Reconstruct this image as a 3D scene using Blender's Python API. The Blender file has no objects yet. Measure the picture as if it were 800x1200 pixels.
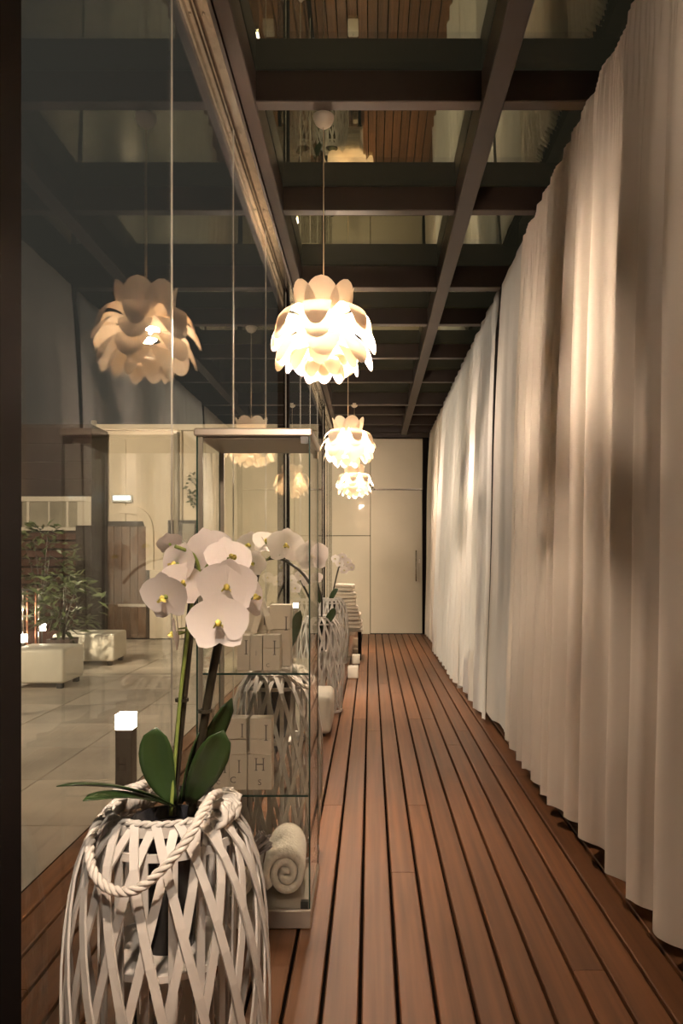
import bpy, bmesh, math, random
from mathutils import Vector, Matrix
R = random.Random(7)
PI = math.pi
C = bpy.context.scene.collection
S = bpy.context.scene

# ------------------------------------------------------------------ camera, world, exposure
cam_d = bpy.data.cameras.new('camera')
cam = bpy.data.objects.new('camera', cam_d); C.objects.link(cam)
EYE = 1.21
cam.location = (0, 0, EYE); cam.rotation_euler = (PI/2, 0, 0)
cam_d.sensor_width = 36; cam_d.lens = 27.0
cam_d.shift_x = -34/1200; cam_d.shift_y = 53/1200
cam_d.clip_start = 0.02
S.camera = cam
S.view_settings.view_transform = 'Standard'; S.view_settings.look = 'None'
S.view_settings.exposure = 1.30; S.view_settings.gamma = 1.0
S.view_settings.use_curve_mapping = False
w = bpy.data.worlds.new('night_sky'); S.world = w; w.use_nodes = True
bg = w.node_tree.nodes['Background']
bg.inputs[0].default_value = (0.90, 0.85, 0.72, 1); bg.inputs[1].default_value = 0.015
S.cycles.use_denoising = True
S.cycles.max_bounces = 14; S.cycles.transparent_max_bounces = 48
S.cycles.diffuse_bounces = 5; S.cycles.glossy_bounces = 6; S.cycles.transmission_bounces = 8
S.cycles.sample_clamp_indirect = 6.0
S.cycles.caustics_reflective = False; S.cycles.caustics_refractive = False

def P(px, py, Y):                       # photograph pixel at a depth -> metres
    return Vector(((px-434)*Y/900, Y, EYE-(py-653)*Y/900))

# ------------------------------------------------------------------ materials
def newmat(name):
    m = bpy.data.materials.new(name); m.use_nodes = True
    nt = m.node_tree; b = nt.nodes['Principled BSDF']
    return m, nt, b
def mat(name, col, rough=0.5, metal=0.0, noise=0.0, nscale=8.0, bump=0.0, emit=None, es=0.0, spec=0.5, stretch=None, objvar=0.0, sheen=0.0):
    m, nt, b = newmat(name)
    b.inputs['Roughness'].default_value = rough; b.inputs['Metallic'].default_value = metal
    b.inputs['Specular IOR Level'].default_value = spec
    b.inputs['Base Color'].default_value = (*col, 1)
    if sheen: b.inputs['Sheen Weight'].default_value = sheen
    if emit: b.inputs['Emission Color'].default_value = (*emit, 1); b.inputs['Emission Strength'].default_value = es
    if noise or bump or objvar:
        tc = nt.nodes.new('ShaderNodeTexCoord'); mp = nt.nodes.new('ShaderNodeMapping')
        nt.links.new(tc.outputs['Object'], mp.inputs[0])
        if stretch: mp.inputs['Scale'].default_value = stretch
        n = nt.nodes.new('ShaderNodeTexNoise'); n.inputs['Scale'].default_value = nscale; n.inputs['Detail'].default_value = 5
        oi = nt.nodes.new('ShaderNodeObjectInfo')
        ad = nt.nodes.new('ShaderNodeVectorMath'); ad.operation = 'ADD'
        cm = nt.nodes.new('ShaderNodeCombineXYZ'); ml = nt.nodes.new('ShaderNodeMath'); ml.operation = 'MULTIPLY'; ml.inputs[1].default_value = 37.0
        nt.links.new(oi.outputs['Random'], ml.inputs[0])
        for i in range(3): nt.links.new(ml.outputs[0], cm.inputs[i])
        nt.links.new(mp.outputs[0], ad.inputs[0]); nt.links.new(cm.outputs[0], ad.inputs[1])
        nt.links.new(ad.outputs[0], n.inputs['Vector'])
        hsv = nt.nodes.new('ShaderNodeHueSaturation'); hsv.inputs['Color'].default_value = (*col, 1)
        mr = nt.nodes.new('ShaderNodeMapRange'); mr.inputs[1].default_value = 0.3; mr.inputs[2].default_value = 0.7
        mr.inputs[3].default_value = 1-noise; mr.inputs[4].default_value = 1+noise
        nt.links.new(n.outputs['Fac'], mr.inputs[0])
        m2 = nt.nodes.new('ShaderNodeMapRange'); m2.inputs[3].default_value = 1-objvar; m2.inputs[4].default_value = 1+objvar
        nt.links.new(oi.outputs['Random'], m2.inputs[0])
        mm = nt.nodes.new('ShaderNodeMath'); mm.operation = 'MULTIPLY'
        nt.links.new(mr.outputs[0], mm.inputs[0]); nt.links.new(m2.outputs[0], mm.inputs[1])
        nt.links.new(mm.outputs[0], hsv.inputs['Value']); nt.links.new(hsv.outputs[0], b.inputs['Base Color'])
        if bump:
            bp = nt.nodes.new('ShaderNodeBump'); bp.inputs['Strength'].default_value = bump; bp.inputs['Distance'].default_value = 0.01
            nt.links.new(n.outputs['Fac'], bp.inputs['Height']); nt.links.new(bp.outputs[0], b.inputs['Normal'])
    return m
def thin(name, col, trans_col, fac, rough=0.6, bump=0.0, bscale=60):       # cloth, petal or plastic that lets light through
    m, nt, b = newmat(name); nt.nodes.remove(b)
    out = nt.nodes['Material Output']
    d = nt.nodes.new('ShaderNodeBsdfPrincipled'); d.inputs['Base Color'].default_value = (*col, 1); d.inputs['Roughness'].default_value = rough
    d.inputs['Specular IOR Level'].default_value = 0.25
    t = nt.nodes.new('ShaderNodeBsdfTranslucent'); t.inputs['Color'].default_value = (*trans_col, 1)
    mx = nt.nodes.new('ShaderNodeMixShader'); mx.inputs[0].default_value = fac
    nt.links.new(d.outputs[0], mx.inputs[1]); nt.links.new(t.outputs[0], mx.inputs[2]); nt.links.new(mx.outputs[0], out.inputs[0])
    if bump:
        tc = nt.nodes.new('ShaderNodeTexCoord'); n = nt.nodes.new('ShaderNodeTexNoise'); n.inputs['Scale'].default_value = bscale; n.inputs['Detail'].default_value = 4
        nt.links.new(tc.outputs['Object'], n.inputs['Vector'])
        bp = nt.nodes.new('ShaderNodeBump'); bp.inputs['Strength'].default_value = bump; bp.inputs['Distance'].default_value = 0.01
        nt.links.new(n.outputs['Fac'], bp.inputs['Height']); nt.links.new(bp.outputs[0], d.inputs['Normal']); nt.links.new(bp.outputs[0], t.inputs['Normal'])
    return m
def glass(name, tint, ior=1.5, base=0.0, rtint=(1, 1, 1), top=1.0):                 # thin pane: clear with a mirror reflection growing with the angle
    m, nt, b = newmat(name); nt.nodes.remove(b)
    out = nt.nodes['Material Output']
    tr = nt.nodes.new('ShaderNodeBsdfTransparent'); tr.inputs[0].default_value = (*tint, 1)
    gl = nt.nodes.new('ShaderNodeBsdfGlossy'); gl.inputs['Roughness'].default_value = 0.0; gl.inputs['Color'].default_value = (*rtint, 1)
    lw = nt.nodes.new('ShaderNodeLayerWeight'); lw.inputs['Blend'].default_value = 0.5
    p = nt.nodes.new('ShaderNodeMath'); p.operation = 'POWER'; p.inputs[1].default_value = 5.0
    mr = nt.nodes.new('ShaderNodeMapRange'); mr.inputs[3].default_value = base; mr.inputs[4].default_value = top
    nt.links.new(lw.outputs['Facing'], p.inputs[0]); nt.links.new(p.outputs[0], mr.inputs[0])
    mx = nt.nodes.new('ShaderNodeMixShader')
    nt.links.new(mr.outputs[0], mx.inputs[0]); nt.links.new(tr.outputs[0], mx.inputs[1]); nt.links.new(gl.outputs[0], mx.inputs[2])
    nt.links.new(mx.outputs[0], out.inputs[0])
    return m
def emis(name, col, st):
    m, nt, b = newmat(name); b.inputs['Base Color'].default_value = (*col, 1)
    b.inputs['Emission Color'].default_value = (*col, 1); b.inputs['Emission Strength'].default_value = st
    return m

M = {}
M['plank'] = mat('ipe_deck', (0.145, 0.059, 0.023), 0.44, noise=0.28, nscale=5, bump=0.05, stretch=(9, 0.8, 4), objvar=0.16, spec=0.45)
M['dark_gap'] = mat('deck_void', (0.006, 0.004, 0.003), 1.0, spec=0.0)
M['beam'] = mat('brown_black_steel', (0.032, 0.021, 0.017), 0.45, noise=0.15, nscale=3)
M['post'] = mat('post_steel', (0.006, 0.004, 0.0035), 0.8, spec=0.1, noise=0.2, nscale=4)
M['rail'] = mat('brushed_track', (0.64, 0.60, 0.55), 0.20, metal=1.0, noise=0.15, nscale=30)
M['chrome'] = mat('steel', (0.75, 0.72, 0.68), 0.15, metal=1.0)
M['roof_glass'] = glass('coated_roof_glass', (0.66, 0.64, 0.54), 1.5, 0.21, (0.94, 0.95, 0.74))
M['wall_glass'] = glass('clear_glass', (0.97, 0.98, 0.96), 1.5, 0.022, top=0.50)
M['case_glass'] = glass('showcase_glass', (0.99, 0.995, 0.985), 1.5, 0.025, top=0.7)
M['glass_edge'] = mat('green_glass_edge', (0.03, 0.075, 0.06), 0.15, spec=0.8)
M['seam'] = mat('polished_seam', (0.80, 0.76, 0.68), 0.25, metal=0.3)
M['curtain'] = thin('cream_cloth', (0.80, 0.72, 0.62), (0.78, 0.69, 0.57), 0.25, 0.85, bump=0.10, bscale=9)
M['curtain_white'] = thin('white_cloth', (0.84, 0.82, 0.78), (0.82, 0.79, 0.74), 0.3, 0.85, bump=0.08, bscale=9)
M['sheer'] = thin('grey_sheer_cloth', (0.72, 0.68, 0.62), (0.68, 0.64, 0.58), 0.3, 0.85, bump=0.06, bscale=9)
M['gloss_wall'] = mat('cream_lacquer', (0.51, 0.46, 0.375), 0.03, spec=0.4, noise=0.04, nscale=2)
M['dark_wall'] = mat('dark_wall', (0.03, 0.025, 0.022), 0.7, noise=0.1)
M['shade'] = thin('opal_plastic', (0.90, 0.82, 0.68), (0.52, 0.38, 0.245), 0.1, 0.45)
M['bulb'] = emis('lit_bulb', (1.0, 0.77, 0.58), 1350.0)
M['white_plastic'] = mat('white_plastic', (0.8, 0.74, 0.64), 0.4)
M['cord'] = mat('pale_cord', (0.70, 0.55, 0.36), 0.6)
M['rattan'] = mat('whitewashed_willow', (0.58, 0.545, 0.505), 0.62, noise=0.10, nscale=14, bump=0.08, stretch=(1, 1, 0.3), objvar=0.06)
M['rope'] = mat('white_rope', (0.62, 0.575, 0.52), 0.8, noise=0.1, nscale=60)
M['pot'] = mat('black_pot', (0.014, 0.014, 0.018), 0.25)
M['soil'] = mat('bark_soil', (0.05, 0.03, 0.02), 0.9, noise=0.5, nscale=60, bump=0.5)
M['petal'] = thin('orchid_petal', (0.86, 0.80, 0.77), (0.75, 0.68, 0.62), 0.2, 0.5, bump=0.03, bscale=60)
M['lip'] = mat('orchid_lip', (0.75, 0.66, 0.16), 0.5, noise=0.35, nscale=90)
M['stalk'] = mat('green_stalk', (0.20, 0.25, 0.06), 0.5, noise=0.2, nscale=40)
M['stem'] = mat('dark_stem', (0.030, 0.024, 0.014), 0.45, noise=0.3, nscale=30)
M['leaf'] = mat('orchid_leaf', (0.024, 0.047, 0.014), 0.3, noise=0.25, nscale=9, spec=0.5)
M['leaf_side'] = mat('leaf_underside', (0.16, 0.14, 0.045), 0.45, noise=0.25, nscale=12)
M['case_metal'] = mat('champagne_frame', (0.56, 0.50, 0.42), 0.32, metal=0.6)
M['case_dark'] = mat('dark_seal', (0.03, 0.035, 0.03), 0.35)
M['carton'] = mat('cream_carton', (0.66, 0.59, 0.48), 0.55, noise=0.04, nscale=20)
M['ink'] = mat('grey_print', (0.16, 0.14, 0.12), 0.5)
M['ribbon'] = mat('ivory_ribbon', (0.76, 0.69, 0.57), 0.5)
M['towel'] = mat('white_terry', (0.80, 0.74, 0.63), 0.95, noise=0.07, nscale=90, bump=0.5, sheen=0.4)
M['towel_beige'] = mat('beige_terry', (0.66, 0.57, 0.46), 0.95, noise=0.10, nscale=80, bump=0.6, sheen=0.3)
M['twig'] = mat('dried_lavender', (0.32, 0.28, 0.27), 0.8, noise=0.3, nscale=40)
M['leather'] = mat('white_leather', (0.76, 0.72, 0.62), 0.45, noise=0.05, nscale=6, bump=0.05)
M['foot'] = mat('black_foot', (0.02, 0.018, 0.016), 0.5)
M['stone'] = mat('honed_stone', (0.44, 0.385, 0.32), 0.36, noise=0.22, nscale=2.2, objvar=0.16)
M['joint'] = mat('tile_joint', (0.20, 0.17, 0.13), 0.8)
M['render'] = mat('cream_render', (0.58, 0.50, 0.385), 0.85, noise=0.08, nscale=2, bump=0.1)
M['maroon'] = mat('maroon_boards', (0.016, 0.0085, 0.007), 0.7, spec=0.2, noise=0.2, nscale=3, stretch=(0.6, 1, 6), objvar=0.12)
M['slat'] = mat('rust_slats', (0.050, 0.022, 0.015), 0.7, spec=0.2, noise=0.2, nscale=4, stretch=(0.6, 1, 6), objvar=0.12)
M['door_wood'] = mat('brown_door', (0.085, 0.043, 0.020), 0.5, noise=0.35, nscale=3, stretch=(6, 1, 0.7), objvar=0.15)
M['door_dark'] = mat('dark_door_frame', (0.016, 0.011, 0.009), 0.6, noise=0.2, spec=0.2)
M['white_frame'] = mat('painted_frame', (0.36, 0.32, 0.26), 0.5)
M['dim_pane'] = mat('dim_pane', (0.20, 0.18, 0.14), 0.2, noise=0.2, nscale=3)
M['foliage'] = mat('shrub_leaf', (0.060, 0.080, 0.030), 0.4, noise=0.4, nscale=20)
M['planter'] = mat('brown_planter', (0.050, 0.032, 0.026), 0.55, noise=0.2)
M['copper'] = mat('copper_bar', (0.50, 0.22, 0.14), 0.3, metal=0.9)
M['bollard'] = mat('bollard_brown', (0.050, 0.034, 0.026), 0.4, noise=0.2, nscale=10, stretch=(3, 3, 0.4))
M['lamp_white'] = emis('lit_diffuser', (1.0, 0.86, 0.66), 14.0)
M['exit_lit'] = emis('lit_exit_panel', (0.80, 0.92, 1.0), 1.6)
M['exit_case'] = mat('grey_case', (0.5, 0.5, 0.46), 0.4)
M['cloth'] = mat('white_linen', (0.80, 0.75, 0.66), 0.8, noise=0.05, nscale=12)
M['mirror'] = mat('mirror', (0.70, 0.64, 0.55), 0.06, metal=1.0)
M['candle'] = mat('white_wax', (0.85, 0.79, 0.68), 0.5)

# ------------------------------------------------------------------ geometry helpers
class G:
    def __init__(s): s.v = []; s.f = []
    def add(s, v, f, mx=None):
        o = len(s.v)
        s.v += [tuple(mx @ Vector(p)) if mx else tuple(p) for p in v]
        s.f += [tuple(i+o for i in q) for q in f]
        return s
    def box(s, x0, x1, y0, y1, z0, z1, mx=None):
        v = [(x0,y0,z0),(x1,y0,z0),(x1,y1,z0),(x0,y1,z0),(x0,y0,z1),(x1,y0,z1),(x1,y1,z1),(x0,y1,z1)]
        return s.add(v, [(0,3,2,1),(4,5,6,7),(0,1,5,4),(1,2,6,5),(2,3,7,6),(3,0,4,7)], mx)
    def lathe(s, prof, n=20, mx=None):
        v = []; f = []
        for r, z in prof:
            for k in range(n):
                a = 2*PI*k/n; v.append((r*math.cos(a), r*math.sin(a), z))
        for j in range(len(prof)-1):
            for k in range(n):
                k2 = (k+1) % n
                f.append((j*n+k, j*n+k2, (j+1)*n+k2, (j+1)*n+k))
        if prof[0][0] > 1e-5: f.append(tuple(range(n-1, -1, -1)))
        if prof[-1][0] > 1e-5: f.append(tuple(range((len(prof)-1)*n, len(prof)*n)))
        return s.add(v, f, mx)
    def sweep(s, pts, sect, ups=None, closed=False, scales=None):
        # sect: list of (a, b) in the (side, up) frame
        pts = [Vector(p) for p in pts]; n = len(pts); m = len(sect); v = []; f = []
        up = Vector((0.03, 0.05, 1))
        last = None
        for i, p in enumerate(pts):
            if closed: t = pts[(i+1) % n]-pts[i-1]
            else: t = pts[min(i+1, n-1)]-pts[max(i-1, 0)]
            t.normalize()
            if ups: u0 = Vector(ups[i])
            else:
                u0 = last if last is not None else (up if abs(t.dot(up.normalized())) < .95 else Vector((1, 0.1, 0)))
            sd = t.cross(u0)
            if sd.length < 1e-6: sd = t.orthogonal()
            sd.normalize(); u = sd.cross(t).normalized(); last = u
            k = scales[i] if scales else 1
            for a, b in sect: v.append(p+sd*a*k+u*b*k)
        rng = n if closed else n-1
        for i in range(rng):
            i2 = (i+1) % n
            for j in range(m):
                j2 = (j+1) % m
                f.append((i*m+j, i*m+j2, i2*m+j2, i2*m+j))
        if not closed:
            f.append(tuple(range(m-1, -1, -1))); f.append(tuple((n-1)*m+j for j in range(m)))
        return s.add(v, f)
    def tube(s, pts, r, n=8, closed=False, scales=None):
        return s.sweep(pts, [(r*math.cos(2*PI*k/n), r*math.sin(2*PI*k/n)) for k in range(n)], closed=closed, scales=scales)
    def grid(s, fn, nu, nv):
        v = [fn(i/nu, j/nv) for j in range(nv+1) for i in range(nu+1)]; f = []
        for j in range(nv):
            for i in range(nu):
                a = j*(nu+1)+i; f.append((a, a+1, a+nu+2, a+nu+1))
        return s.add(v, f)
    def mesh(s, name, m, smooth=False, bevel=0, seg=2, solid=0, fixn=False):
        me = bpy.data.meshes.new(name); me.from_pydata([tuple(p) for p in s.v], [], s.f)
        if bevel or fixn or solid:
            bm = bmesh.new(); bm.from_mesh(me)
            if fixn: bmesh.ops.remove_doubles(bm, verts=bm.verts, dist=1e-5); bmesh.ops.recalc_face_normals(bm, faces=bm.faces)
            if bevel: bmesh.ops.bevel(bm, geom=list(bm.edges), offset=bevel, segments=seg, affect='EDGES', profile=.5, clamp_overlap=True)
            if solid: bmesh.ops.solidify(bm, geom=list(bm.faces), thickness=solid)
            bm.to_mesh(me); bm.free()
        me.materials.append(M[m] if isinstance(m, str) else m)
        if smooth:
            me.polygons.foreach_set('use_smooth', [True]*len(me.polygons))
        me.update(); return me
def obj(name, me, parent=None, loc=(0,0,0), rot=(0,0,0), sc=None, **kw):
    o = bpy.data.objects.new(name, me); C.objects.link(o)
    if parent is not None: o.parent = parent
    o.location = loc; o.rotation_euler = rot
    if sc is not None: o.scale = sc if hasattr(sc, '__len__') else (sc,)*3
    for k, v in kw.items(): o[{'cat': 'category'}.get(k, k)] = v
    return o
def empty(name, loc, label, cat, group=None, rz=0, rot=None):
    o = bpy.data.objects.new(name, None); C.objects.link(o); o.empty_display_size = .05
    o.location = loc; o.rotation_euler = rot or (0, 0, rz); o['label'] = label; o['category'] = cat
    if group: o['group'] = group
    return o
def struct(name, me, parent=None, **kw):
    o = obj(name, me, parent, **kw)
    if parent is None: o['kind'] = 'structure'
    return o
def holder(name):
    o = bpy.data.objects.new(name, None); C.objects.link(o); o['kind'] = 'structure'; return o
def copy_tree(o, parent=None):
    c = o.copy(); C.objects.link(c)
    if parent is not None: c.parent = parent
    for ch in [q for q in o.children]: copy_tree(ch, c)
    return c
def bez(a, b, c, n):
    a, b, c = Vector(a), Vector(b), Vector(c)
    return [(1-t)**2*a+2*t*(1-t)*b+t*t*c for t in [i/n for i in range(n+1)]]
def catmull(pts, k=6, closed=False):
    pts = [Vector(p) for p in pts]; out = []; n = len(pts)
    for i in range(n if closed else n-1):
        p1, p2 = pts[i], pts[(i+1) % n]
        p0 = pts[i-1] if (closed or i > 0) else p1*2-p2
        p3 = pts[(i+2) % n] if (closed or i+2 < n) else p2*2-p1
        for j in range(k):
            t = j/k
            out.append(.5*((2*p1)+(p2-p0)*t+(2*p0-5*p1+4*p2-p3)*t*t+(3*p1-p0-3*p2+p3)*t**3))
    if not closed: out.append(pts[-1])
    return out

# ------------------------------------------------------------------ setting: timber deck
GX, GH = -0.60, 1.88                      # glass wall plane; height of things above the eye is EYE + H
Z0, Z1 = -2.55, 12.1                      # room along the view
deck = struct('floor', G().box(-1.30, 1.25, Z0, Z1, -0.30, -0.035).mesh('floor', 'dark_gap'))
def plank_mesh(L):
    hw, c = 0.0462, 0.0035
    sect = [(-hw, -0.032), (hw, -0.032), (hw, -c), (hw-c, 0), (-hw+c, 0), (-hw, -c)]
    g = G(); v = []
    for y in (0, L): v += [(a, y, b) for a, b in sect]
    f = [tuple(range(5, -1, -1)), tuple(range(6, 12))] + [(j, (j+1) % 6, (j+1) % 6+6, j+6) for j in range(6)]
    g.add(v, [tuple(reversed(q)) for q in f])
    return g.mesh('plank', 'plank', fixn=True)
pm = plank_mesh(1.0)
PITCH = 0.1029
k0 = -12
for k in range(k0, 13):
    x = -0.029 + (k+.5)*PITCH
    if x < -1.25 or x > 1.22: continue
    y = Z0; ln = R.choice([1.6, 2.4, 3.1, 3.9])
    first = True
    while y < Z1-0.02:
        e = min(y+ln, Z1)
        if Z1-e < .5: e = Z1
        obj('plank', pm, deck, (x, y+.0015, 0), sc=(1, e-y-.003, 1)); y = e; ln = R.choice([2.4, 3.1, 3.9, 4.4])

# ------------------------------------------------------------------ setting: roof of steel beams and coated glass
roof = holder('ceiling')
BZ = EYE+1.95                              # underside of the cross beams
beamY = [-1.9, -0.9, 0.15, 1.2, 2.28, 3.31, 4.34, 5.53, 6.45, 7.53, 8.56, 9.75, 10.5, 11.3, 12.0]
bmsh = G().box(GX-.03, 1.10, -0.025, 0.045, 0, 0.135).mesh('beam', 'beam', bevel=.004, seg=1)
bmbig = G().box(GX-.03, 1.10, -0.04, 0.05, -0.02, 0.135).mesh('beam', 'beam', bevel=.004, seg=1)
for y in beamY: obj('beam', bmbig if y in (5.53, 9.75) else bmsh, roof, (0, y, BZ))
lb = G().box(0.475, 0.565, Z0, Z1, BZ-.035, BZ+.13).mesh('long_beam', 'beam', bevel=.004, seg=1)
obj('long_beam', lb, roof)
obj('long_beam', G().box(-0.645, -0.49, Z0, Z1, BZ-.02, BZ+.13).mesh('long_beam', 'beam', bevel=.004, seg=1), roof)
obj('long_beam', G().box(1.06, 1.14, Z0, Z1, BZ-.02, BZ+.13).mesh('long_beam', 'beam', bevel=.004, seg=1), roof)
ys = [Z0]+beamY+[Z1]
for i in range(len(ys)-1):
    a, b = ys[i], ys[i+1]
    if b-a < .15: continue
    for x0, x1 in ((-0.62, 0.52), (0.52, 1.12)):
        obj('roof_pane', G().box(x0, x1, a+.004, b-.004, BZ+.136, BZ+.150).mesh('roof_pane', 'roof_glass'), roof)
# bright sliding track under the edge beam
tr = G()
zt = EYE+GH
for x0, x1, z0, z1 in ((-.640, -.632, zt-.02, zt+.05), (-.603, -.597, zt-.01, zt+.04), (-.562, -.548, zt-.02, zt+.05), (-.640, -.548, zt+.025, zt+.05), (-.632, -.614, zt-.004, zt+.006), (-.586, -.566, zt-.004, zt+.006)):
    tr.box(x0, x1, Z0, Z1, z0, z1)
track = struct('trim_1', tr.mesh('sliding_track', 'rail'))
screw = G().lathe([(0, -.004), (.006, -.003), (.006, .003), (.0001, .003)], 8).mesh('track_screw', 'chrome', smooth=True)
for i in range(14):
    for dx in (-.576, -.624): obj('track_screw', screw, track, (dx, 1.9+i*.75, zt-.006))
struct('trim_2', G().box(-.622, -.578, Z0, Z1, .0, .018).mesh('floor_guide', 'post', bevel=.003, seg=1))
# posts
pz = [(-.66, 1.20)]
for i, y in enumerate((-2.4, 1.20, 5.45, 9.75)):
    struct('trim_%d' % (3+i), G().box(-.66, -.58, y, y+.08, 0, BZ-.01).mesh('post', 'post', bevel=.004, seg=1))
for i, y in enumerate((-2.2, 1.55, 5.48, 9.75)):
    struct('trim_%d' % (8+i), G().box(.93, 1.06, y, y+.08, 0, BZ).mesh('post', 'post', bevel=.004, seg=1))
# glass panels between the posts
wn = 1
def pane(y0, y1):
    global wn
    o = struct('window_%d' % wn, G().box(-.6015, -.5985, y0, y1, .018, zt+.02).mesh('glass_panel', 'wall_glass')); wn += 1
    obj('panel_edge', G().box(-.6025, -.5975, y1-.0035, y1-.0005, .02, zt+.02).mesh('panel_edge', 'seam'), o)
def span(a, b, n):
    for i in range(n): pane(a+(b-a)*i/n+.001, a+(b-a)*(i+1)/n-.001)
span(-2.32, 1.20, 3); span(1.28, 5.45, 4); span(5.53, 9.75, 4); span(9.83, 12.1, 2)
# end wall of glossy cream panels with a sliding door
BY = 12.1
wb = holder('wall_back')
sB = 900/BY
def bx(px): return (px-434)/sB
def bz(py): return EYE-(py-653)/sB
def bpanel(name, x0, x1, y0, y1, parent, d0=0.0, m='gloss_wall'):
    return obj(name, G().box(bx(x0), bx(x1), BY-d0, BY+.06, bz(y1), bz(y0)).mesh(name, m, bevel=.004, seg=1), parent)
bpanel('panel', 389, 433.6, 514, 627.5, wb); bpanel('panel', 389, 433.6, 628.2, 743, wb); bpanel('panel', 434.2, 495, 514, 573.2, wb)
obj('header', G().box(-.7, 1.15, BY-.05, BY+.2, bz(513), BZ+.14).mesh('header', 'beam'), wb)
obj('jamb', G().box(bx(495), 1.15, BY-.03, BY+.2, 0, bz(513)).mesh('jamb', 'post'), wb)
obj('backing', G().box(-.7, .9, BY+.07, BY+.2, 0, bz(513)).mesh('backing', 'post'), wb)
dr = struct('door_1', G().box(bx(434.2), bx(494.6), BY-.02, BY+.04, .012, bz(574.6)).mesh('door_leaf', 'gloss_wall', bevel=.004, seg=1))
g = G(); g.tube([(bx(487), BY-.07, bz(645)), (bx(487), BY-.07, bz(681))], .011, 10)
for yy in (648, 678): g.tube([(bx(487), BY-.07, bz(yy)), (bx(487), BY-.015, bz(yy))], .008, 8)
obj('handle', g.mesh('handle', 'chrome', smooth=True), dr)
obj('lock', G().box(bx(490.5), bx(492.2), BY-.03, BY-.02, bz(660), bz(655)).mesh('lock', 'chrome'), dr)
obj('door_rail', G().box(bx(400), bx(494.6), BY-.045, BY-.025, bz(574.4), bz(573)).mesh('door_rail', 'chrome'), dr)
g = G()
for xx in (430.5, 433, 436.5): g.lathe([(0, 0), (.022, 0), (.022, .03), (.0001, .03)], 12, Matrix.Translation((bx(xx), BY-.03, bz(572.5))) @ Matrix.Rotation(PI/2, 4, 'X'))
obj('roller', g.mesh('roller', 'chrome', smooth=True), dr)
struct('wall_right', G().box(1.12, 1.25, Z0, Z1, 0, BZ+.1).mesh('wall_right', 'dark_wall'))
struct('wall_front', G().box(-.66, 1.15, Z0-.1, Z0, 0, BZ+.1).mesh('wall_front', 'render'))
struct('trim_14', G().box(.955, .985, Z0, Z1-.06, EYE+1.925, EYE+1.955).mesh('curtain_rail', 'post'))

# ------------------------------------------------------------------ setting: courtyard
GZ = -0.25
yard = struct('ground', G().box(-12, -1.32, -3, 14.2, GZ-.2, GZ-.022).mesh('ground', 'joint'))
TS = .86
tmesh = G().box(-TS/2+.004, TS/2-.004, -TS/2+.004, TS/2-.004, -.02, 0).mesh('tile', 'stone', bevel=.003, seg=1)
for i in range(9):
    for j in range(14):
        x = -1.32-TS*(i+.5); y = 1.6+TS*(j+.5)
        obj('tile', tmesh, yard, (x, y, GZ+R.uniform(-.0015, .0015)))
FY = 13.8; sF = 900/FY
def fx(px): return (px-434)/sF
def fz(py): return EYE-(py-653)/sF
def fbox(name, x0, x1, y0, y1, d0, d1, m, parent=None, bevel=0):   # pixels on the facade plane; d0 in front, d1 behind
    me = G().box(fx(x0), fx(x1), FY-d0, FY+d1, fz(y1), fz(y0)).mesh(name, m, bevel=bevel, seg=1)
    return obj(name, me, parent)
fac = struct('wall_courtyard', G().box(fx(96), fx(400), FY, FY+.3, GZ, fz(500)).mesh('wall_courtyard', 'render'))
fbox('cornice', 96, 400, 498, 505, .10, .3, 'render', fac, .01)
fbox('pilaster', 100, 118, 628, 748, .06, 0, 'render', fac, .01)
fbox('pilaster', 118, 148, 515, 612, .03, 0, 'render', fac, .01)
fbox('pilaster', 204, 214, 505, 748, .10, 0, 'render', fac, .01)
fbox('plinth', 176, 400, 668, 748, .05, 0, 'render', fac, .01)
# arched hood moulding over the wooden door
g = G(); pts = [(fx(140), FY-.02, fz(597)), (fx(158), FY-.02, fz(598)), (fx(168), FY-.02, fz(603)), (fx(174), FY-.02, fz(612)), (fx(176), FY-.02, fz(628)), (fx(176), FY-.02, fz(668))]
g.sweep(catmull(pts, 4), [(-.07, -.05), (.07, -.05), (.07, .02), (-.07, .02)], ups=[(0, 1, 0)]*21)
obj('hood_moulding', g.mesh('hood_moulding', 'render', smooth=False), fac)
# drainpipe
g = G(); g.tube([(fx(112), FY-.08, fz(494)), (fx(112), FY-.08, fz(548))], .05, 10)
pp = empty('drainpipe', (0, 0, 0), 'pale vertical drainpipe ending in a square box on the cream courtyard wall', 'pipe')
obj('pipe', g.mesh('pipe', 'white_frame', smooth=True), pp)
obj('hopper', G().box(fx(109.5), fx(121), FY-.18, FY-.005, fz(564), fz(549)).mesh('hopper', 'white_frame', bevel=.01, seg=1), pp)
g = G(); g.tube([(fx(209), FY-.16, fz(508)), (fx(209), FY-.16, fz(640))], .045, 10)
q = obj('drainpipe', g.mesh('pipe', 'white_frame', smooth=True), label='pale downpipe on the pilaster of the cream wall beside the glass showcase', cat='pipe')
# wooden door in the courtyard wall
d2 = struct('door_2', G().box(fx(121), fx(176), FY-.05, FY-.005, GZ, fz(611)).mesh('door_frame', 'door_dark'))
for k in range(5): obj('board', G().box(fx(126+k*9.3), fx(135.0+k*9.3), FY-.075, FY-.05, GZ+.02, fz(617)).mesh('board', 'door_wood', bevel=.006, seg=1), d2)
obj('door_bar', G().box(fx(140), fx(172), FY-.10, FY-.075, fz(710.5), fz(707.5)).mesh('door_bar', 'white_frame'), d2)
d3 = struct('door_3', G().box(fx(199), fx(234), FY-.14, FY-.005, fz(668), fz(610)).mesh('door_frame', 'door_dark'))
obj('pane', G().box(fx(216), fx(230), FY-.155, FY-.14, fz(664), fz(614)).mesh('pane', 'dim_pane'), d3)
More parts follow.
